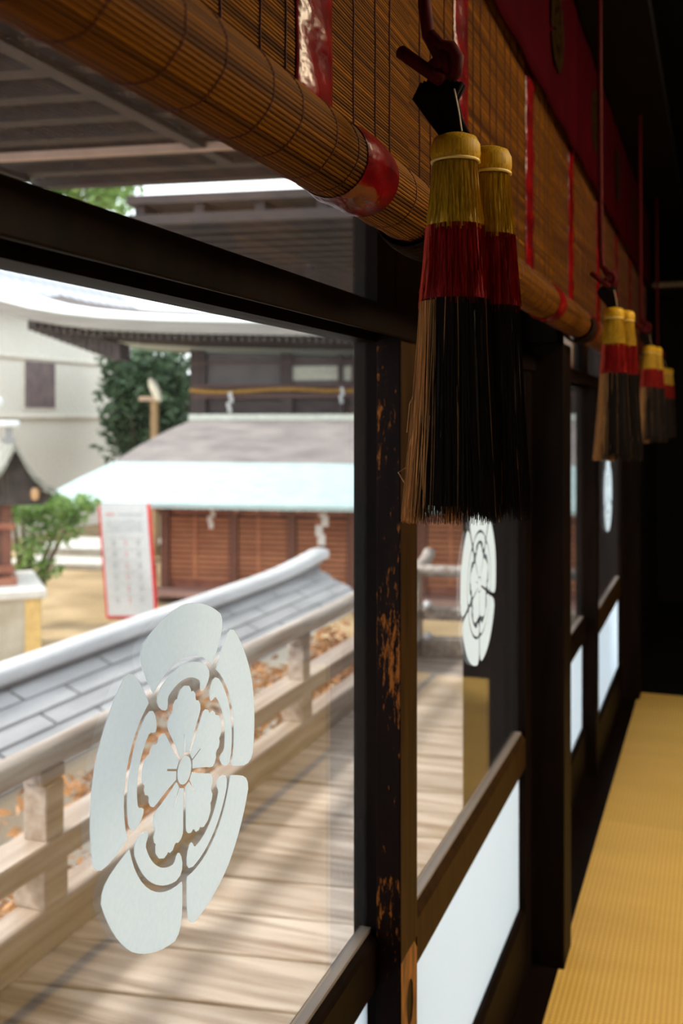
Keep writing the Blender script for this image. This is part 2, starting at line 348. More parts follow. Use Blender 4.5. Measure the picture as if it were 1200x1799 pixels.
# ------------------------------------------------------------ sliding doors
def door(n, y0, y1, xi, lab, cy, cz, finger=False, sl=.092, sr=.105):
    d = thing('door_%d' % n, (-xi, y0, 0), lab, 'sliding door', kind='structure')
    T = .042; L = y1-y0
    X0, X1 = -T, 0
    ms = DWW if finger else DW
    if finger:      # near end grain worn, inner face plain brown with a finger pull
        MB().box(X0, X1-.0015, 0, sl, 0, 1.64, .0015).build('stile', DWW, d)
        s = MB()
        zc, rz, ry, yc = .535, .038, .019, sl*.55      # inner face board with an oval hole
        N = 24; o = []; 
        ring = [(yc+ry*math.cos(2*math.pi*k/N), zc+rz*math.sin(2*math.pi*k/N)) for k in range(N)]
        box = []
        for k in range(N):
            a = 2*math.pi*k/N; cx_, sz_ = math.cos(a), math.sin(a)
            t_ = min(((sl if cx_ > 0 else 0)-yc)/cx_ if abs(cx_) > 1e-6 else 9, (.09*(1 if sz_ > 0 else -1))/sz_ if abs(sz_) > 1e-6 else 9)
            box.append((yc+t_*cx_, zc+t_*sz_))
        for k in range(N):
            j = (k+1) % N
            s.face([(X1, *ring[k]), (X1, *ring[j]), (X1, *box[j]), (X1, *box[k])])
            s.face([(X1, *ring[k]), (X1-.008, *ring[k]), (X1-.008, *ring[j]), (X1, *ring[j])])
        s.face([(X1-.008, *p) for p in ring])
        zz0, zz1 = zc-.09, zc+.09
        PS = s.build('pull_surround', mat('rubbed_orange_wood', (.28, .095, .014), .55, (.04, .017, .006), (30, 70, 14)), d)
        MB().box(X1-.0015, X1, .0, sl, 0, zz0).box(X1-.0015, X1, .0, sl, zz1, 1.64).build('stile_face', DWB, d)
        MB().box(X1-.009, X1-.003, yc-.011, yc+.011, zc-.012, zc+.030, .002).build('finger_pull', BLK, PS)['label'] = 'dark recessed finger pull'
    else:
        MB().box(X0, X1, 0, sl, 0, 1.64, .0015).build('stile', DW, d)
    MB().box(X0, X1, L-sr, L, 0, 1.64, .0015).build('stile', DW, d)
    R = DWB if n % 2 == 0 else DW
    def rail(z0, z1, chamfer=True):
        m_ = MB()
        if chamfer: m_.prism([(X0, z0), (X1, z0), (X1, z1-.012), (X1-.004, z1-.006), (X1-.010, z1), (X0+.01, z1), (X0, z1-.01)], 1, sl, L-sr)
        else: m_.box(X0, X1, sl, L-sr, z0, z1)
        return m_
    rail(0, .20).build('bottom_rail', DW, d); rail(.578, .664).build('middle_rail', R, d); rail(1.624, 1.64, False).build('top_rail', DW, d)
    MB().box(-.030, -.012, sl, L-sr, .664, .670).build('glazing_bead', mat('grey_glazing_bead', (.20, .17, .16), .35), d)
    GP = MB().box(-.023, -.019, sl-.004, L-sr+.004, .66, 1.632).build('glass_pane', GLASS, d)
    MB().box(-.024, -.018, sl-.004, L-sr+.004, .195, .584).build('frosted_panel', FROST, d)
    if cy is not None: crest(GP, -.0188, cy-y0, cz, .174)
    return d
door(1, .30, 1.68, .520, 'nearest glazed sliding door with the large white five-petal crest', .975, 1.122, sl=.08, sr=.095)
door(2, 1.578, 2.80, .478, 'second glazed door with a worn dark stile and white lower panel', 2.235, 1.132, True, sr=.09)
door(3, 2.97, 4.485, .520, 'third glazed sliding door behind the dark pillar', 3.72, 1.13, sr=.095)
door(4, 4.39, 5.66, .478, 'farthest glazed sliding door seen as a narrow sliver', 5.06, 1.13)
door(5, -1.0, .17, .478, 'glazed sliding door left of the photo frame', -.42, 1.13)
# pillars
def pillar(n, y0, lab):
    mb = MB().box(-.56, -.3935, y0, y0+.14, -.002, 1.705, .003)  .box(-.56, -.413, y0, y0+.14, 1.7055, 3.1, .003)
    tag(mb.build('trim_pillar_%d' % n, DW), lab, 'pillar', kind='structure')
    tag(MB().box(-.68, -.5605, y0+.02, y0+.18, -.12, 2.55, .003).build('veranda_post', mat('dark_veranda_post_wood', (.026, .013, .009), .8, (.014, .008, .006), (20, 20, 3), spec=.03)), lab.replace('black pillar', 'dark outside post backing the pillar'), 'post', 'posts outside the pillars')
pillar(1, 2.825, 'black pillar between the second and third sliding doors')
pillar(2, 5.68, 'black pillar at the far end of the farthest sliding door')
pillar(3, .165, 'black pillar left of the nearest door, out of frame')
# transoms above the head rail
def transom(n, y0, y1, lab, a=.07):
    d = thing('window_%d' % n, (-.52, y0, 1.672), lab, 'transom window', kind='structure'); L = y1-y0; H = .628
    MB().box(-.042, 0, 0, a, 0, H).build('stile', DW, d); MB().box(-.042, 0, L-.098, L, 0, H).build('stile', DW, d)
    MB().box(-.042, 0, a, L-.098, H-.04, H).build('top_rail', DW, d)
    MB().box(-.030, -.012, a, L-.098, 0, .012).build('bottom_rail', mat('grey_glazing_bead', (.2, .17, .16), .35), d)
    MB().box(-.023, -.019, a-.004, L-.094, .006, H-.03).build('glass_pane', GLASS, d)
transom(1, .31, 1.68, 'glass transom above the nearest sliding door, showing the dark eaves')
transom(2, 1.685, 2.82, 'glass transom above the second sliding door, behind the big tassel', .18)
transom(3, 2.97, 4.38, 'glass transom above the third sliding door')
transom(4, 4.39, 5.67, 'glass transom above the farthest sliding door')

# ------------------------------------------------------------ blinds
RX, RZ, RR = -.366, 1.762, .039
SX = -.407
def splint_sheet(L, z0, z1, pitch=.0040):
    mb = MB(); n = int((z1-z0)/pitch)
    for i in range(n):
        z = z0+i*pitch
        prof = [(0, z), (.0014, z+.0006), (.0019, z+pitch*.45), (.0014, z+pitch*.84), (0, z+pitch*.9), (-.0006, z+pitch*.9), (-.0006, z)]
        rows = [[(x, 0, zz), (x, L, zz)] for x, zz in prof+[prof[0]]]
        mb.sheet(rows)
    return mb
def splint_roll(L, r):
    mb = MB(); n = 60; ys = [0, L]; pts = []
    for k in range(n):
        for f, rr in ((0, r-.0024), (.09, r-.0004), (.45, r), (.81, r-.0004), (.9, r-.0024)):
            a = 2*math.pi*(k+f)/n; pts.append((rr*math.cos(a), rr*math.sin(a)))
    pts.append(pts[0])
    mb.sheet([[(x, 0, z) for x, z in pts], [(x, L, z) for x, z in pts]])
    # coiled end: discs a little inside
    for y in (.004, L-.004): mb.face([(x*.97, y, z*.97) for x, z in pts[:-1:5]])
    return mb
def ring_tube(mb, x, y, z, R, r, n=28, a0=0, a1=2*math.pi, k=6):
    mb.tube([(x+R*math.cos(a0+(a1-a0)*i/n), y+.0012*math.sin(i*1.7), z+R*math.sin(a0+(a1-a0)*i/n)) for i in range(n+1)], r, k)
ZB = RZ-.005; ZT = 2.42
def blind(y0, y1, strips, lab):
    b = thing('bamboo_blind', (SX, y0, RZ-.04), lab, 'blind', group='rolled bamboo blinds along the doors')
    L = y1-y0; oz = RZ-.04; loc = Vector((SX, y0, oz))
    o = splint_sheet(L, ZB-oz, ZT-oz).build('splint_sheet', BAMBOO, b, recalc=False)
    r = splint_roll(L, RR).build('rolled_bundle', BAMBOO, b, recalc=False); r.location = Vector((RX, y0, RZ))-loc
    mb = MB(); y = .05
    while y < L-.02:
        if all(abs(y0+y-s) > .065 for s in strips):
            mb.tube([(.0028+.0003*math.sin(i*2.1), y+.0008*math.sin(i*1.3+y*9), ZB-oz+(ZT-ZB)*i/30) for i in range(31)], .0011, 5)
            ring_tube(mb, RX-SX, y, RZ-oz, RR+.0002, .0008)
        y += .082 if int(y/.082) % 2 else .060
    mb.build('binding_threads', THREAD, b)
    for s in strips:
        y = s-y0
        if y < .02 or y > L-.02: continue
        # satin strip down the sheet, puckered
        rows = []
        for i in range(61):
            z = ZB-oz+(ZT-ZB)*i/60
            row = []
            for k in range(11):
                f = k/10*2-1
                row.append((.0035+.006*(1-f*f)*(.8+.35*math.sin(i*.9+f*2+s*7)+.25*math.sin(i*.37+f*5)), y+f*.052+.0015*math.sin(i*.6+s), z))
            rows.append(row)
        MB().sheet(rows, (-.001, 0, 0)).build('satin_strip', REDSAT, b, True)
        rows = []
        for i in range(41):
            a = 2*math.pi*i/40; row = []
            for k in range(9):
                f = k/8*2-1; rr = RR+.0012+.0035*(1-f*f)*(.8+.5*math.sin(i*1.1+f*3))
                row.append((RX-SX+rr*math.cos(a), y+f*.052, RZ-oz+rr*math.sin(a)))
            rows.append(row)
        MB().sheet(rows).build('satin_band', REDSAT, b, True)
    return b
ST = [-.33, .345, 1.016, 1.677, 2.338, 3.035, 3.75, 4.45, 5.15, 5.85]
blind(-.45, 1.375, ST, 'nearest rolled bamboo blind, blurred, filling the upper left corner')
blind(1.3755, 2.69, ST, 'rolled bamboo blind between the largest tassel and the second one')
blind(2.6905, 4.10, ST, 'rolled bamboo blind between the second and third tassels')
blind(4.1005, 6.35, ST, 'farthest rolled bamboo blind, behind the smallest tassel')
# slings under the roll ends
def sling(y, lab):
    rows = []
    for i in range(25):
        a = math.radians(160+220*i/24); row = []
        for k in range(7):
            f = k/6*2-1; rr = RR+.003+.007*math.sin(math.pi*i/24)+.004*(1-f*f)
            row.append((RX+rr*math.cos(a), y+f*.065, RZ+rr*math.sin(a)))
        rows.append(row)
    o = MB().sheet(rows).build('roll_sling', mat('dark_fuzzy_cloth', (.022, .011, .006), .95, (.009, .005, .004), (90, 90, 90), bump=.8, spec=.02), off=(RX, y, RZ), smooth=True)
    s = o.modifiers.new('thick', 'SOLIDIFY'); s.thickness = .003
    tag(o, lab, 'sling', 'dark slings holding the blind rolls')
sling(1.30, 'dark cloth sling under the blind roll just left of the largest tassel')
sling(2.93, 'dark cloth sling under the blind roll by the second tassel')
sling(4.58, 'dark cloth sling under the blind roll by the third tassel')
# valance
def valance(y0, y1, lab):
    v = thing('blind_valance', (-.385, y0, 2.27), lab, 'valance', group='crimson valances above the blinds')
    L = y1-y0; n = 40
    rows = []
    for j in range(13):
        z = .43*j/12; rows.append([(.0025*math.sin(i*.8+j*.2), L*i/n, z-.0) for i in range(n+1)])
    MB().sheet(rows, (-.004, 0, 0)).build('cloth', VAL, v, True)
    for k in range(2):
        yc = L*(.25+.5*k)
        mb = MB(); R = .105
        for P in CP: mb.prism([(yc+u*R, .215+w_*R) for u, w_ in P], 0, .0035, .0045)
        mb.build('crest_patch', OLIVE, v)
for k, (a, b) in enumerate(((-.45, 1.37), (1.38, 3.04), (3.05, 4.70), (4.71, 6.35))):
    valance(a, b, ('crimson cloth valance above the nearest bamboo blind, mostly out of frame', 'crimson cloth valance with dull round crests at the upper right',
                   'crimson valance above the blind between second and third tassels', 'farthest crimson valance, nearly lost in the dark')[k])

# ------------------------------------------------------------ tassels
def strands(n, segs, c, R0, R1, a_fn, jit, rad, flare=0, seed=0):
    """thin hair strands between heights segs; R0/R1 radius top/bottom"""
    rnd = random.Random(seed); mb = MB()
    zt, zb = segs
    for i in range(n):
        a = a_fn(rnd); r0 = R0*(1-.25*rnd.random()**2); r1 = R1*(1.0-.35*rnd.random()**2)+flare*rnd.random()**3
        j = rnd.uniform(-jit, jit); m = 5; pts = []
        ze = zb+rnd.uniform(-.006, .012); ph = rnd.random()*6
        for k in range(m+1):
            t = k/m; r = r0+(r1-r0)*t**1.15; aa = a+j*t+.02*math.sin(ph+t*5)
            pts.append((c[0]+r*math.cos(aa), c[1]+r*math.sin(aa), zt+(ze-zt)*t))
        mb.tube(pts, [rad]*m+[rad*.5], 3, False)
    return mb
def tassel_lobe(root, c, zt, s=1.0, seed=0, prefix=''):
    """c: offset of the axis; zt: top of the head, all heights below it in metres"""
    zY, zR, zE = zt-.094, zt-.168, zt-.372
    fr = lambda u, z: 1+.025*math.sin(u*2*math.pi*23+z*3)+.02*math.sin(u*2*math.pi*41)
    KN = MB().lathe([(.004, zt), (.013*s, zt-.001), (.0205*s, zt-.004), (.0242*s, zt-.011), (.0246*s, zt-.020), (.0232*s, zt-.0255), (.0205*s, zt-.028)], 40, c).build('head_knob', YEL, root, True)
    tag_m = MB(); ring = []
    tag_m.tube([(c[0]+.0232*s*math.cos(i*.3927), c[1]+.0232*s*math.sin(i*.3927), zt-.0272) for i in range(17)], .0015, 6)
    tag_m.build('binding_ring', mat('pale_gold_thread', (.75, .55, .18), .45), KN, True)
    R = lambda z: s*(.0218+.0055*min(1, max(0, zt-.028-z)/.07)**.8+.0165*max(0, (zt-.08-z)/.29)**.9)
    def prof(a, b, n=7): return [(R(a+(b-a)*i/n)*.93, a+(b-a)*i/n) for i in range(n+1)]
    FY_ = MB().lathe(prof(zt-.028, zY), 96, c, fr).build('yellow_fringe', YEL, root, True)
    FR_ = MB().lathe(prof(zY, zR), 96, c, fr).build('red_fringe', RED, root, True)
    FB_ = MB().lathe(prof(zR, zE+.012)+[(R(zE)*.6, zE+.014)], 96, c, fr).build('black_fringe', BLACKH, root, True)
    full = lambda rnd: rnd.uniform(0, 2*math.pi)
    strands(420, (zt-.030, zY+.002), c, R(zt-.03), R(zY), full, .08, .00045, seed=seed).build('yellow_threads', YEL, FY_)
    strands(420, (zY+.004, zR+.004), c, R(zY), R(zR), full, .08, .00045, .002, seed=seed+1).build('red_threads', RED, FR_)
    strands(900, (zR+.006, zE), c, R(zR), R(zE), full, .1, .00045, .003, seed=seed+2).build('black_hairs', BLACKH, FB_)
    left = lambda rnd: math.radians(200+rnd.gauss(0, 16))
    strands(90, (zY+.003, zR+.002), c, R(zY)*1.03, R(zR)*1.07, left, .1, .0004, .003, seed=seed+6).build('lit_side_red_threads', mat('lit_side_red_silk', (.72, .13, .08), .6, (.5, .05, .03), (900, 900, 3), 2, trans=.4), FR_)  # coral strands paint the window light on this side of the red
    strands(520, (zR+.004, zE-.002), c, R(zR)*1.06, R(zE)*1.10, left, .12, .00042, .005, seed=seed+3).build('lit_side_hairs', BROWNH, FB_)  # pale strands put the window light into the colour of this side
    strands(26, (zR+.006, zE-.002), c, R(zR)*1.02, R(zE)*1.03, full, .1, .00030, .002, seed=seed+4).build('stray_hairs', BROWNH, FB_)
def make_tassel(loc, lab, seed):
    t = thing('silk_tassel', loc, lab, 'tassel', group='tricolour tassels hanging before the blinds')
    # loc = top centre of the head
    tassel_lobe(t, (0, 0), 0, 1.0, seed)
    tassel_lobe(t, (.023, .048), -.003, .94, seed+10)
    MB().tube([(-.036, 0, .925), (-.035, 0, .6), (-.033, 0, .25), (-.031, 0, .13), (-.027, 0, .10), (-.018, 0, .082), (-.010, -.004, .076), (-.008, .0, .060)], .0066, 12).build('hanging_cord', CORD, t, True)
    MB().tube([(-.026, 0, .10), (-.016, 0, .088), (-.004, -.002, .084), (.002, -.002, .074), (.000, 0, .060), (-.010, 0, .052), (-.02, 0, .058), (-.021, -.004, .068), (-.012, -.008, .072)], .0072, 12).build('knot', CORD, t, True)
    MB().tube([(-.056, -.006, .087), (-.054, -.006, .0855), (-.035, -.006, .070), (-.012, -.006, .052), (-.010, -.006, .050)], [.004, .0068, .0068, .0068, .004], 12).build('toggle', CORD, t, True)
    mb = MB()
    for k in range(12):
        f = k/11; x0 = -.040+.040*f; dz = .042-.012*abs(f-.35)
        for yy in (-.005, .004):
            mb.tube([(x0+.008, yy, dz+.014), (x0, yy, dz), (x0*.62-.002+.006*f, yy, dz*.5), (-.011+.024*f, yy*.8, -.003)], .0024, 7)
    mb.build('black_cord_bundle', SHOE, t, True)
    MB().tube([(.001, -.008, .042), (.006, -.009, .018), (.0085, -.009, .0)], .0008, 5).build('pale_thread', mat('pale_thread', (.45, .33, .22), .6), t)
    return t
T1 = make_tassel(W(800, 236, 1.0), 'largest hanging tassel, yellow, red and black, in the foreground', 3)
curl = MB()
q = [(725, 905), (705, 870), (712, 850), (700, 830), (712, 822), (735, 845), (748, 862)]
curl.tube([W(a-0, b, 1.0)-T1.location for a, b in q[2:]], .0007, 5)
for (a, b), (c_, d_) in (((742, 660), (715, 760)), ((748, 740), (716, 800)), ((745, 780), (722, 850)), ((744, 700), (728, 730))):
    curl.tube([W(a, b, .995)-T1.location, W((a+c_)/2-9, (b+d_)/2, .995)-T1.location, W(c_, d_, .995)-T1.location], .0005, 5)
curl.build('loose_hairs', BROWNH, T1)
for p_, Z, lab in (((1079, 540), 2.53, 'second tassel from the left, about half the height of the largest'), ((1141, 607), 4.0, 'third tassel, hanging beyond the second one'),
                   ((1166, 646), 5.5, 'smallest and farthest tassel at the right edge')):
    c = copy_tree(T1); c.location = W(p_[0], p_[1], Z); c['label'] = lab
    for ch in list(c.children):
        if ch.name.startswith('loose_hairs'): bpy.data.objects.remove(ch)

# pale beam far inside
o = MB().box(-.35, .0, -.04, .04, -.02, .02, .004).build('ledge_beam', mat('pale_plain_wood', (.30, .20, .13), .6), off=None)
o.location = W(1200, 500, 8.0)+Vector((.12, 0, 0)); tag(o, 'short pale wooden ledge beam high in the dark at the right edge', 'beam')

# ------------------------------------------------------------ veranda
mb = MB(); y = -1.5; rnd = random.Random(2)
while y < 7.3:
    wd = rnd.uniform(.2, .27); dz = rnd.uniform(-.004, .002)
    mb.box(-2.06, -.605, y, y+wd-.013, -.16, -.12+dz, .003, skew=SK); y += wd
deck = tag(mb.build('floor_veranda', DECK), 'weathered plank deck outside the sliding doors', 'deck', kind='structure')
# tone differs board by board
n = DECK.node_tree; p = n.nodes['Principled BSDF']
g = n.nodes.new('ShaderNodeNewGeometry'); hv = n.nodes.new('ShaderNodeHueSaturation'); src = p.inputs['Base Color'].links[0].from_socket
mr = n.nodes.new('ShaderNodeMapRange'); mr.inputs[3].default_value = .72; mr.inputs[4].default_value = 1.18
n.links.new(g.outputs['Random Per Island'], mr.inputs[0]); n.links.new(mr.outputs[0], hv.inputs['Value']); n.links.new(src, hv.inputs['Color']); n.links.new(hv.outputs[0], p.inputs['Base Color'])

YE = 6.75
rl = thing('veranda_railing', (-1.9, 2.6, -.12), 'long weathered railing with a round top rail along the deck', 'railing')
def RB(mb, name, m, smooth=False):
    return mb.build(name, m, rl, smooth, off=(-1.9, 2.6, -.12))
RB(MB().box(-2.01, -1.90, -1.5, YE+.05, -.12, .011, .006), 'bottom_beam', DECK2)
RB(MB().box(-2.03, -1.90, -1.5, YE+.18, .135, .214, .006), 'middle_beam', DECK2)
pts = [(-1.95, -1.5+i*.5, .462) for i in range(17)]+[(-1.95, 6.8, .464), (-1.95, 6.95, .475), (-1.95, 7.06, .50), (-1.95, 7.13, .535)]
RB(MB().tube(pts, .043, 18), 'top_rail', RAILT, True)
for y in (.60, 2.65, 4.70, 6.75):
    RB(MB().box(-2.02, -1.905, y-.06, y+.06, .011, .137, .004).box(-1.995, -1.91, y-.045, y+.045, .214, .385, .004).box(-1.985, -1.915, y-.06, y+.06, .385, .43, .006), 'railing_post', DECK2)
cr_ = thing('end_railing', (-1.9, YE, -.12), 'short weathered railing crossing the far end of the deck', 'railing')
def CB(mb, name, m, smooth=False): return mb.build(name, m, cr_, smooth, off=(-1.9, YE, -.12))
yy = YE+SK*1.9
CB(MB().tube([(-2.18, yy-.345, .50), (-2.08, yy-.33, .47), (-1.95, yy-.31, .462), (-.62, yy-.098, .462)], .04, 16), 'top_rail', RAILT, True)
CB(MB().box(-1.89, -.62, yy-.05, yy+.05, .135, .214, .006, skew=SK), 'middle_beam', DECK2)
CB(MB().box(-1.89, -.62, yy-.05, yy+.05, -.12, .011, .006, skew=SK), 'bottom_beam', DECK2)
for x in (-1.3, -.72): CB(MB().box(x-.05, x+.05, yy-.05, yy+.05, .011, .135, .004, skew=SK).box(x-.04, x+.04, yy-.04, yy+.04, .214, .425, .004, skew=SK), 'railing_post', DECK2)
for x, z in ((-1.84, .245), (-1.84, .035)):
    CB(MB().lathe([(.01, z+.022), (.026, z+.015), (.03, z), (.028, z-.02), (.02, z-.026)], 14, (x, yy+SK*x-.06)), 'metal_cap', mat('white_metal_cap', (.7, .7, .72), .4), True)

# own eaves
ev = thing('veranda_eaves', (-1.5, 1.5, 2.55), 'dark rafters of the eaves over the deck, through the transom', 'eaves')
def EB(mb, name, m): return mb.build(name, m, ev, off=(-1.5, 1.5, 2.55))
mb = MB(); mb.box(-3.05, -.57, -1.5, 4.70, 2.68, 2.71, skew=SK); EB(mb, 'roof_boards', RAFT)
y = -1.3; k = 0
while y < 4.5:
    EB(MB().box(-3.0, -.61, y, y+.075, 2.575, 2.679, skew=SK), 'rafter', RAFT); y += .25
for x in (-2.9, -1.9): EB(MB().box(x-.03, x+.03, -1.3, 3.8, 2.55, 2.5745), 'purlin', RAFT)
EB(MB().box(-3.02, -.62, 3.85, 3.88, 2.545, 2.5745, skew=SK), 'pale_batten', mat('pale_batten_wood', (.50, .33, .25), .6))
# gallery eave beyond, lattice underside
c0 = W(222, 345, 8.2); 
ge = thing('gallery_eaves', (c0.x, c0.y, 3.08), 'lattice underside of a dark eave beyond the deck, through the transom', 'eaves', rz=.158)
MB().box(0, 6, 0, 6.8, .13, .2).build('roof_boards', RAFT, ge)
for i in range(12): MB().box(.05+i*.5, .13+i*.5, .05, 6.7, .05, .1295).build('rafter', RAFT, ge)
for i in range(20): MB().box(0, 6, .02+i*.34, .09+i*.34, -.03, .0495).build('batten', RAFT, ge)

# ------------------------------------------------------------ roofed wall beyond the railing
GZ = -2.2
rw = thing('roofed_wall', (-5, 5, GZ), 'low garden wall capped by a grey board roof, beyond the railing', 'wall')
def WB(mb, name, m, smooth=False): return mb.build(name, m, rw, smooth, off=(-5, 5, GZ))
y0, y1 = -2.0, 12.5
WB(MB().box(-5.14, -4.86, y0, y1-.3, GZ, -.5), 'wall_body', PLAS)
SL = .5
def slope(s):
    for k in range(5):
        a0, a1 = .10+k*.142, .10+(k+1)*.142+.02
        zz0, zz1 = -.43-SL*a0, -.43-SL*a1
        yb = y0+(k % 2)*.5-1
        while yb < y1:
            ya = max(yb, y0); yz = min(yb+1.15, y1)
            if yz-ya > .05:
                mb_.face([(-5+s*a0, ya, zz0), (-5+s*a0, yz-.022, zz0), (-5+s*a1, yz-.022, zz1+.018), (-5+s*a1, ya, zz1+.018)])
                mb_.face([(-5+s*a1, ya, zz1+.018), (-5+s*a1, yz-.022, zz1+.018), (-5+s*a1, yz-.022, zz1-.004), (-5+s*a1, ya, zz1-.004)])
            yb += 1.15
mb_ = MB(); slope(1); slope(-1)
WB(MB().prism([(-5.8, -.86), (-4.2, -.86), (-4.95, -.485), (-5.05, -.485)], 1, y0, y1-.01), 'roof_underlay', mat('dark_underlay', (.05, .045, .045), .8))
WB(mb_, 'board_roof', SLATE)
WB(MB().box(-5.11, -4.89, y0, y1, -.50, -.42, .01), 'ridge_base', mat('dark_grey_ridge', (.17, .155, .16), .7))
rows = []
for i in range(31):
    y = y0+(y1-y0+.25)*i/30; u = max(0, (i-26)/4); rows.append([(x, y, z+.10*u*u) for x, z in ((-5.14, -.42), (-5.13, -.355), (-5.05, -.33), (-4.95, -.33), (-4.87, -.355), (-4.86, -.42))])
WB(MB().sheet(rows, (0, 0, -.03)), 'ridge_cap', mat('pale_ridge_board', (.50, .50, .505), .6, (.38, .38, .39), (4, 1, 4)), True)

# ------------------------------------------------------------ ground
gmb = MB(); gmb.box(-60, 12, -6, 70, GZ-.3, GZ)
struct('floor_ground', gmb, SAND, 'sandy shrine ground between the buildings', 'ground')
def leaves(mb, c, R, n, size, rnd, sq=(1, 1, .8)):
    for i in range(n):
        d = Vector((rnd.gauss(0, 1), rnd.gauss(0, 1), rnd.gauss(0, 1))).normalized()*R*rnd.random()**.45
        p = Vector(c)+Vector((d.x*sq[0], d.y*sq[1], d.z*sq[2]))
        a = Vector((rnd.uniform(-1, 1), rnd.uniform(-1, 1), rnd.uniform(-.6, .6))).normalized(); b = a.orthogonal().normalized()
        b = (b*math.cos(i)+a.cross(b)*math.sin(i)); s = size*rnd.uniform(.6, 1.3)
        mb.face([p-a*s, p-a*s*.2+b*s*.42, p+a*s, p-a*s*.2-b*s*.42])
def plant(name, loc, blobs, m, size, n, lab, cat, stems, seed=0, group=None):
    rnd = random.Random(seed); t = thing(name, loc, lab, cat, group=group); o = Vector(loc)
    mb = MB()
    for (c, R) in blobs: leaves(mb, Vector(c)-o, R, n, size, rnd)
    mb.build('foliage', m, t, recalc=False)
    mb = MB()
    for s in stems: mb.tube([Vector(q_)-o for q_ in s[0]], s[1], 6)
    mb.build('stem', BARKT, t)
    return t
# rusty shrubs below the railing
k = 0
for (x, y) in ((-2.9, 1.9), (-3.0, 3.3), (-2.9, 4.6), (-3.2, 5.9), (-3.0, 7.3), (-3.1, 8.8), (-2.8, .7)):
    lab = ('rusty brown shrub behind the railing, below the left edge of the crest', 'rusty brown shrub behind the railing, behind the nearest shrub', 'rusty brown shrub showing between the rails at mid-deck',
           'rusty brown shrub showing between the rails right of the crest', 'rusty brown shrub near the far railing corner', 'rusty brown shrub beyond the deck corner', 'rusty brown shrub outside the frame on the left')[k]
    plant('dry_shrub', (x, y, GZ), [((x+random.uniform(-.5, .5), y+random.uniform(-.4, .4), -.78+random.uniform(-.35, .25)), .36) for _ in range(9)], LEAFB, .05, 150, lab, 'shrub',
          [(((x, y, GZ), (x+.1, y, -1.6), (x+random.uniform(-.4, .4), y+.3, -.8)), [.04, .03, .01]), (((x, y, GZ), (x-.1, y-.1, -1.5), (x-.3, y-.3, -.8)), [.03, .02, .01])], 20+k, 'rusty shrubs behind the railing'); k += 1

# ------------------------------------------------------------ facades: local x runs right along the front, local y away
class Front:
    def __init__(s, px, Z, phi=None, gz=GZ):
        s.c, s.s = (math.cos(math.radians(phi)), math.sin(math.radians(phi))) if phi is not None else (.981, .194)
        s.Z = Z; s.X = (px-600)/1800*Z; p_ = W(px, 735, Z); s.o = Vector((p_.x, p_.y, gz)); s.gz = gz
    def at(s, px, py, v=0):
        k = (px-600)/1800; X = s.X+s.s*v; Z = s.Z+s.c*v
        u = (k*Z-X)/(s.c+s.s*k); z = EYE-(py-735)*(Z-s.s*u)/1800
        return (u, v, z-s.gz)
RZF = math.atan2(-.981*sT-.0, .981*cT)  # placeholder replaced below
RZF = math.atan2(.981*sT-.194*cT, .981*cT+.194*sT)

# wooden building with lattice wall
F1 = Front(300, 21)
h = thing('lattice_hall', F1.o, 'reddish lattice-walled building under a pale copper roof', 'building', RZF)
uL = F1.at(285, 900)[0]; uR = 9.0; eav = F1.at(300, 884, -1.2)[2]
MB().box(uL, uR, 0, 4.4, 0, eav+.3).build('wall', RWOOD, h)
posts = [285, 405, 507, 612, 735, 850, 960, 1070]
for i, p_ in enumerate(posts):
    u = F1.at(p_, 900)[0]; MB().box(u, u+.17, -.10, -.001, 0, eav+.2).build('post', mat('dark_red_post_wood', (.17, .06, .035), .6), h)
    if i+1 < len(posts):
        u2 = F1.at(posts[i+1], 900)[0]; z0 = F1.at(300, 1015)[2]; z1 = F1.at(300, 905)[2]
        mb = MB(); nn = 12
        for j in range(nn): mb.box(u+.19, u2-.02, -.05, -.012, z0+(z1-z0)*j/nn, z0+(z1-z0)*(j+.62)/nn)
        um = (u+u2)/2
        mb.box(um-.03, um+.03, -.07, -.052, z0, z1)
        MB().box(u+.18, u2-.01, -.0115, -.001, z0, z1).build('panel_backing', mat('dark_panel_wood', (.06, .022, .014), .8), h)
        mb.build('lattice', mat('lattice_slat_wood', (.52, .21, .10), .6, (.36, .13, .06), (1, 1, 3)), h)
bz = F1.at(300, 1030)[2]
MB().box(uL-.3, uR, -.55, -.101, bz-.12, bz).build('bench_ledge', mat('pinkish_ledge_wood', (.40, .24, .20), .6), h)
prof = [(885, 60, -1.3), (872, 84, -1.0), (842, 138, -.3), (812, 200, .45), (780, 250, 1.25), (755, 297, 1.9), (737, 340, 2.2)]
rows = []
for py, px, v in prof:
    a = F1.at(px, py, v); vb = 4.6-v; ur = 10.5+(v+1.3)*0
    zc = F1.at(300, py, v)[2]
    rows.append([(ur, v, zc), (a[0], v, zc), (a[0], vb, zc), (ur, vb, zc)])
MB().sheet(rows[:4], (0, 0, -.09)).build('copper_eave_roof', COPPER, h)
MB().sheet(rows[3:], (0, 0, -.09)).build('bark_roof', BARK, h)
r6 = rows[-1]; MB().box(r6[1][0]-.1, 10.5, 2.15, 2.45, r6[1][2]-.02, r6[1][2]+.12).build('ridge', mat('grey_green_ridge', (.42, .44, .38), .7), h)
mb = MB()
for i in range(28):
    j = rows[0]; zz = j[0][2]; 
    mb.box(uL-.5+i*.4, uL-.42+i*.4, -1.2, -.12, zz-.16, zz-.095)
mb.build('rafters', RWOOD, h)
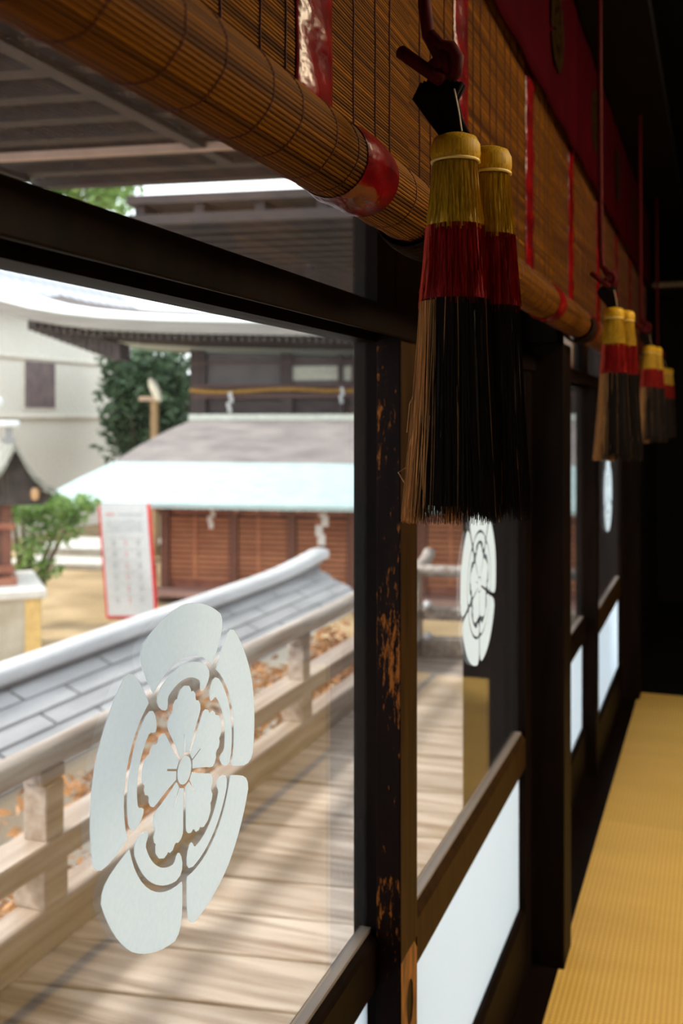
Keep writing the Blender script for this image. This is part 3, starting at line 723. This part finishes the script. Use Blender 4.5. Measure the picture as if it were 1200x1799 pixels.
def shide(loc, lab, s=1, rz=0):
    mb = MB(); x = 0; z = 0
    for i in range(4):
        mb.box(x, x+.09*s, -.004, .004, z-.13*s, z); x += .05*s*(-1 if i % 2 else 1)-.02*s; z -= .115*s
    o = mb.build('paper_streamer', PAPER); o.location = loc; o.rotation_euler.z = rz; tag(o, lab, 'paper streamer', 'white zigzag paper streamers')
def FW(F, px, py, v=0):
    u, vv, z = F.at(px, py, v); return F.o+Vector((u*math.cos(RZF)-vv*math.sin(RZF), u*math.sin(RZF)+vv*math.cos(RZF), z))
shide(FW(F1, 368, 886, -.6), 'white paper streamer under the copper eave, above the left lattice', 1.0, RZF)
shide(FW(F1, 560, 889, -.6), 'white paper streamer under the copper eave, nearer the door stile', 1.6, RZF)

# main hall
F2 = Front(340, 28.2)
m_ = thing('main_hall', F2.o, 'large dark wooden hall behind the copper roof, with a sweeping pale roof', 'building', RZF)
MB().box(F2.at(338, 700)[0], 14, .0, 6, 0, F2.at(300, 570)[2]).build('wall', HWOOD, m_)
for p_, wd in ((338, .3), (357, .12), (497, .3), (597, .12), (620, .3), (760, .3), (1010, .3)):
    u = F2.at(p_, 700)[0]; MB().box(u, u+wd, -.2, -.001, 0, F2.at(300, 590)[2]).build('post', mat('dark_post', (.05, .028, .025), .6), m_)
for (a, b) in ((360, 494), (512, 617)):
    p0 = F2.at(a, 676); p1 = F2.at(b, 640); MB().box(p0[0], p1[0], -.06, -.002, p0[2], p1[2]+.4).build('wall_board', mat('grey_wall_board', (.13, .11, .11), .6, (.10, .085, .085), (2, 2, 2)), m_)
for (a, b) in ((507, 594), (603, 640)):
    p0 = F2.at(a, 668, -.1); p1 = F2.at(b, 643, -.1); MB().box(p0[0], p1[0], -.12, -.07, p0[2], p1[2]).build('paper_window', mat('aged_window_paper', (.62, .60, .50), .8), m_)
for (ya, yb) in ((676, 682), (636, 640), (728, 740), (692, 700)):
    p0 = F2.at(338, yb, -.2); p1 = F2.at(338, ya, -.2); MB().box(p0[0], 14, -.24, -.201, p0[2], p1[2]).build('cross_beam', mat('brown_beam', (.11, .05, .04), .6), m_)
# sweeping roof
ecur = [(-140, 498), (-60, 520), (0, 540), (50, 553), (110, 563), (180, 570), (280, 575), (420, 578), (620, 582), (900, 590), (1160, 600)]
V0 = -3.6
top = []; 
for st, (dv, dz) in enumerate(((0, 0), (.8, .14), (1.5, .22), (2.0, .22), (2.8, .0), (3.5, -.6))):
    row = []
    for px, py in ecur:
        u, v, z = F2.at(px, py-16, V0); row.append((u+dv*.1, V0+dv, z+dz))
    top.append(row)
MB().sheet(top, (0, 0, -.06)).build('roof', mat('pale_copper_roof', (.78, .84, .82), .5, (.72, .79, .77), (.6, .6, 4)), m_, True)
fas = [[F2.at(px, py-15, V0) for px, py in ecur], [F2.at(px, py+9, V0+.08) for px, py in ecur]]
MB().sheet(fas, (0, .25, 0)).build('eave_edge', mat('layered_eave_edge', (.27, .25, .225), .8, (.20, .185, .17), (1, 1, 30)), m_)
so = [[F2.at(px, py+5, V0+.33) for px, py in ecur[2:]], [(u, -.0, z+.8) for u, v, z in [F2.at(px, py+10, V0+.3) for px, py in ecur[2:]]]]
MB().sheet(so, (0, 0, .05)).build('soffit', HWOOD, m_)
def interp(px):
    for (a, b), (c_, d_) in zip(ecur, ecur[1:]):
        if a <= px <= c_: return b+(d_-b)*(px-a)/(c_-a)
    return 600
for i in range(46):
    px = 62+i*13; py = interp(px)+12; u, v, z = F2.at(px, py, V0+.4)
    o = MB().box(u-.05, u+.05, V0+.35, -.3, z-.12, z-.0); o.build('rafter', HWOOD, m_)
    if i % 2 == 0 and i < 14: pass
# bracket tier stepping down behind rafters at left
mb = MB()
for i in range(14):
    p0 = F2.at(62+i*11, 582+i*4.0, V0+1.6); mb.box(p0[0], p0[0]+.25, V0+1.2, V0+1.9, p0[2], p0[2]+.42)
mb.build('bracket_tier', HWOOD, m_)
# straw rope and streamers
rp = []
for i in range(21):
    px = 334+i*20; py = 686+2.5*math.sin(i*.55)+(-2 if i > 12 else 0); rp.append(FW(F2, px, py, -.35))
o = MB().tube(rp, .05, 8).build('straw_rope', ROPE, off=rp[0], smooth=True); tag(o, 'thin straw rope strung across the dark hall front', 'rope')
shide(FW(F2, 401, 689, -.5), 'white paper streamer hanging from the left of the straw rope', 1.15, RZF)
shide(FW(F2, 598, 680, -.5), 'white paper streamer hanging from the right of the straw rope', .9, RZF)

# plaster storehouse: face on world x = -14.2
KX = 20.5
def K(px, py): return on_x(px, py, KX)
yc = K(212, 700).y; ylo = K(-90, 700).y; k_ = thing('plaster_storehouse', (-KX, yc, GZ), 'cream plaster storehouse with a small dark window, at the left', 'building')
def KB(mb, name, m): return mb.build(name, m, k_, off=(-KX, yc, GZ))
zt = K(0, 522).z
KB(MB().box(-KX-8, -KX, ylo, yc, GZ, zt), 'wall', PLAS)
for py in (643, 733):
    zz = K(212, py).z; KB(MB().box(-KX-.1, -KX+.10, ylo, yc+.08, zz-.05, zz+.07, .02), 'string_course', mat('cream_moulding', (.74, .69, .6), .8))
a, b = K(42, 716), K(95, 638)
KB(MB().box(-KX-.1, -KX+.05, a.y, b.y, a.z, b.z), 'window', mat('brown_mesh_shutter', (.17, .12, .11), .7, (.11, .08, .085), (3, 3, 3)))
KB(MB().box(-KX-.1, -KX+.035, a.y-.07, b.y+.07, a.z-.07, b.z+.07), 'window_frame', mat('cream_moulding', (.74, .69, .6), .8))
KB(MB().sheet([[(-KX+.9, ylo, zt-.1), (-KX+.9, yc+.9, zt-.1)], [(-KX-4, ylo, zt+3.6), (-KX-4, yc+.9, zt+3.6)], [(-KX-9, ylo, zt-.1), (-KX-9, yc+.9, zt-.1)]], (0, 0, -.15)), 'tiled_roof', TILE)

# small shrine on a plinth at the left edge
F3 = Front(0, 15.2, -22); RZS = TH+math.radians(22)
pl = thing('stone_plinth', W(0, 1090, 15.8).xy.to_3d()+Vector((0, 0, GZ)), 'pale stone plinth with a white capping slab at the left edge', 'plinth', RZS)
pr = W(80, 1033, 15.0); pz = pr.z-GZ; 
F3 = Front(0, 15.2, -22); RZS = TH+math.radians(22)
pl.location = F3.o
ur = F3.at(78, 1100)[0]; ztop = F3.at(0, 1037)[2]
MB().box(-2.2, ur-.04, 0, 1.9, 0, ztop-.16).build('plinth_body', STONE, pl)
MB().box(-2.3, ur+.03, -.07, 1.95, ztop-.159, ztop, .03).build('capping_slab', mat('white_stone', (.60, .58, .54), .7, (.5, .48, .44)), pl)
MB().box(ur-.28, ur-.05, -.02, -.001, 0, ztop-.16).build('corner_stone', mat('ochre_stone', (.62, .42, .16), .8), pl)
sh = thing('small_shrine', F3.o+Vector((0, 0, ztop)), 'small wooden shrine with a curved gable roof on the plinth', 'shrine', RZS)
bR = F3.at(20, 1000, .5)[0]; zw = F3.at(0, 880, .5)[2]-ztop
MB().box(bR-1.5, bR-.14, .6, 1.8, .1, zw).build('wall', mat('brown_shrine_wood', (.20, .10, .065), .6, (.12, .06, .04), (4, 4, 10)), sh)
for u in (bR-.14, bR-1.6): MB().box(u, u+.14, .46, .6, 0, zw+.1).build('post', mat('dark_red_post_wood', (.17, .06, .035), .6), sh)
MB().box(bR-1.8, bR+.08, .38, 1.95, 0, .12).build('base_beam', RWOOD, sh)
for zz in (F3.at(0, 1000, .45)[2]-ztop, F3.at(0, 925, .45)[2]-ztop): MB().box(bR-1.8, bR+.04, .40, .459, zz-.05, zz+.05).build('cross_rail', RWOOD, sh)
# gable roof: profile in facade plane, ridge to the rear left
ga = [F3.at(px, py, .2) for px, py in ((-52, 862), (-30, 850), (-8, 834), (8, 812), (18, 793), (25, 777), (33, 790), (45, 812), (60, 833), (80, 850), (97, 857))]
def roofrow(dv, du, ex=0): return [(u+du, .0+dv, z-ztop) for u, v, z in ga]
MB().sheet([roofrow(0, 0), roofrow(2.2, -.1)], (0, 0, -.10)).build('roof', mat('mossy_grey_roof', (.22, .22, .19), .85, (.13, .13, .11), (6, 6, 6)), sh)
gp = [(u, z-ztop-.12) for u, v, z in ga]; zb = min(q_[1] for q_ in gp)-.12
MB().prism([(u*.97, z) for u, z in gp]+[(gp[-1][0]*.8, zb), (gp[0][0]*.8, zb)], 1, .22, .5).build('gable_board', mat('dark_gable_wood', (.05, .035, .03), .7, (.02, .015, .012), (6, 6, 6)), sh)
c_ = F3.at(62, 868, .1); MB().lathe([(.01, .1), (.06, .08), (.07, 0), (.05, -.08), (.01, -.1)], 10, (0, 0)).build('gold_fitting', mat('bronze_fitting', (.5, .3, .15), .4), sh).location = (c_[0], .12, c_[2]-ztop)
rt = F3.at(25, 777, .2)
wm = mat('weathered_white_metal', (.72, .76, .76), .5, (.4, .43, .43), (6, 6, 6))
MB().box(rt[0]-.9, rt[0]+.06, -.1, .1, rt[2]-ztop+.22, rt[2]-ztop+.33, .03).build('ridge_cap', wm, sh)
MB().box(rt[0]-.14, rt[0]-.04, -.05, .05, rt[2]-ztop-.02, rt[2]-ztop+.22).box(rt[0]-.2, rt[0]+.0, -.06, .06, rt[2]-ztop-.0, rt[2]-ztop+.07).build('ridge_ornament', mat('grey_ornament', (.25, .25, .25), .6), sh)
a = F3.at(4, 700, 0); MB().tube([(a[0]+.0, 0, a[2]-ztop), (a[0]-.28, 0, a[2]-ztop-.42)], .05, 8).build('ridge_finial', wm, sh)

# signboard
F4 = Front(222, 18.8)
sg = thing('notice_board', F4.o, 'tall white notice board with a thin red border, beside the copper-roofed building', 'sign', RZF)
p0 = F4.at(176, 1088); p1 = F4.at(258, 868)
tilt = [F4.at(187, 1086), F4.at(276, 1086), F4.at(262, 885), F4.at(172, 885)]
def quad(mb, q, v0, v1):
    mb.prism([(x, z) for x, _, z in q], 1, v0, v1); return mb
quad(MB(), tilt, 0, .05).build('red_frame', REDP, sg)
cx = sum(q_[0] for q_ in tilt)/4; cz = sum(q_[2] for q_ in tilt)/4
def lerp(s, t, v=0):
    B = Vector(tilt[0]).lerp(Vector(tilt[1]), s); T = Vector(tilt[3]).lerp(Vector(tilt[2]), s); q_ = B.lerp(T, t); return (q_.x, v, q_.z)
WP = quad(MB(), [lerp(.045, .022), lerp(.955, .022), lerp(.955, 1.001), lerp(.045, 1.001)], -.008, -.001).build('white_panel', WHITE, sg)
mg = MB(); mr_ = MB(); rnd = random.Random(5)
for i in range(5): s0 = .14+i*.036; quad(mr_, [lerp(s0, .90), lerp(s0+.022, .90), lerp(s0+.022, .917), lerp(s0, .917)], -.012, -.0085)
for i in range(12): s0 = .40+i*.04; quad(mg, [lerp(s0, .90), lerp(s0+.022, .90), lerp(s0+.022, .915), lerp(s0, .915)], -.012, -.0085)
for r_ in range(5):
    t0 = .845-r_*.022
    for i in range(24):
        s0 = .14+i*.03
        if rnd.random() < .8: quad(mg, [lerp(s0, t0), lerp(s0+.017, t0), lerp(s0+.017, t0+.007), lerp(s0, t0+.007)], -.012, -.0085)
for r_ in range(6):
    t0 = .64-r_*.1
    quad(mg, [lerp(.12, t0+.062), lerp(.86, t0+.062), lerp(.86, t0+.0635), lerp(.12, t0+.0635)], -.012, -.0085)
    for s0 in (.22, .70):
        for i in range(3):
            for j in range(3): quad(mg, [lerp(s0+i*.03, t0+j*.016), lerp(s0+i*.03+.018, t0+j*.016), lerp(s0+i*.03+.018, t0+j*.016+.008), lerp(s0+i*.03, t0+j*.016+.008)], -.012, -.0085)
    for j in range(2): quad(mr_, [lerp(.475, t0+j*.024), lerp(.505, t0+j*.024), lerp(.505, t0+j*.024+.014), lerp(.475, t0+j*.024+.014)], -.012, -.0085)
mg.build('grey_lettering', mat('grey_ink', (.35, .38, .42), .7), WP); mr_.build('red_lettering', mat('red_ink', (.75, .18, .2), .7), WP)
for p_ in (192, 270): q_ = F4.at(p_, 1088); MB().box(q_[0]-.03, q_[0]+.03, .0505, .1, 0, q_[2]+1).build('leg', mat('brown_leg', (.2, .1, .06), .7), sg)

# terraces of pale stone behind the sign
F5 = Front(120, 25)
for i, (py, v, hgt) in enumerate(((1010, 0, .0), (985, 1.3, 0), (955, 3.0, 0))):
    zt_ = F5.at(120, py, v)[2]
    if zt_ < .05: zt_ = .12+i*.2
    o = thing('stone_step', F5.o+Vector((-.156*v, .988*v, 0)), ('lowest pale stone step left of the notice board', 'middle pale stone step left of the notice board', 'highest pale stone step left of the notice board')[i], 'step', RZF, 'pale stone steps')
    MB().box(-1.6, 1.3, 0, .9, 0, zt_, .03).build('step_block', STONE, o); MB().box(-1.62, 1.32, -.05, .95, zt_+.0005, zt_+.08, .02).build('step_top', mat('white_stone', (.60, .58, .54), .7, (.5, .48, .44)), o)
# trees
def tree(name, pts, m, size, n, lab, base, seed, R):
    b0 = Vector(base); blobs = [(p_, R*random.uniform(.7, 1.2)) for p_ in pts]
    stems = [((b0, b0.lerp(Vector(p_), .5)+Vector((0, 0, .2)), p_), [.09, .05, .015]) for p_ in pts[::2]]
    plant(name, b0, blobs, m, size, n, lab, 'tree', stems, seed)
random.seed(11)
b = W(45, 1050, 18.1); b.z = GZ
tree('young_tree', [W(px, py, 18.1+random.uniform(-.5, .5)) for px, py in ((40, 905), (75, 890), (110, 900), (150, 885), (60, 935), (105, 930), (50, 975), (75, 1000), (130, 905), (35, 1010), (20, 890), (95, 885))], LEAF, .085, 110, 'small light green tree between the shrine and the notice board', b, 31, .36)
b = W(255, 1000, 34); b.z = GZ
tree('evergreen_tree', [W(px, py, 34+random.uniform(-1, 1)) for px in (225, 250, 275, 300) for py in (640, 670, 700, 735, 770)], LEAFD, .18, 320, 'dark green tree between the storehouse and the dark hall', b, 32, 1.0)
b = W(160, 1000, 40); b.z = GZ
tree('pale_tree', [W(px, py, 50+random.uniform(-1, 1)) for px in (20, 60, 100, 140, 180, 205) for py in (270, 310, 350)], LEAF, .3, 150, 'light green treetop glimpsed through the transom at the left', W(120, 900, 50).xy.to_3d()+Vector((0, 0, GZ)), 33, 1.4)
b = W(270, 800, 32); b.z = GZ
# hillside behind closes the gap
hb = W(255, 800, 40); o = MB().box(-1.0, 3.2, 0, 1, 0, 5.2).build('board_fence', mat('dark_fence_board', (.06, .04, .04), .8), off=None); o.location = (hb.x, hb.y, GZ); o.rotation_euler.z = RZF; tag(o, 'dark board fence behind the evergreen tree', 'fence')
# lantern post with pale oval
F6 = Front(268, 27.5)
lp = thing('lantern_post', F6.o, 'wooden post with a bracket and a pale tilted oval, above the copper roof', 'post', RZF)
a = F6.at(272, 702); MB().box(a[0]-.09, a[0]+.09, -.08, .08, 0, a[2]).build('post', mat('yellowish_post_wood', (.33, .20, .09), .7), lp)
q0, q1 = F6.at(246, 703), F6.at(282, 697); MB().box(q0[0], q1[0], -.1, .1, q0[2]-.02, q0[2]+.10, .02).build('bracket', mat('pinkish_bracket_wood', (.55, .38, .27), .7), lp)
q0, q1 = F6.at(263, 664, -.2), F6.at(282, 706, -.2)
MB().tube([(q0[0]+(q1[0]-q0[0])*t, -.2, q0[2]+(q1[2]-q0[2])*t) for t in (0, .08, .25, .5, .75, .92, 1)], [.02, .07, .11, .125, .11, .07, .02], 14).build('pale_oval', mat('pale_cream_board', (.80, .74, .58), .6), lp, True)
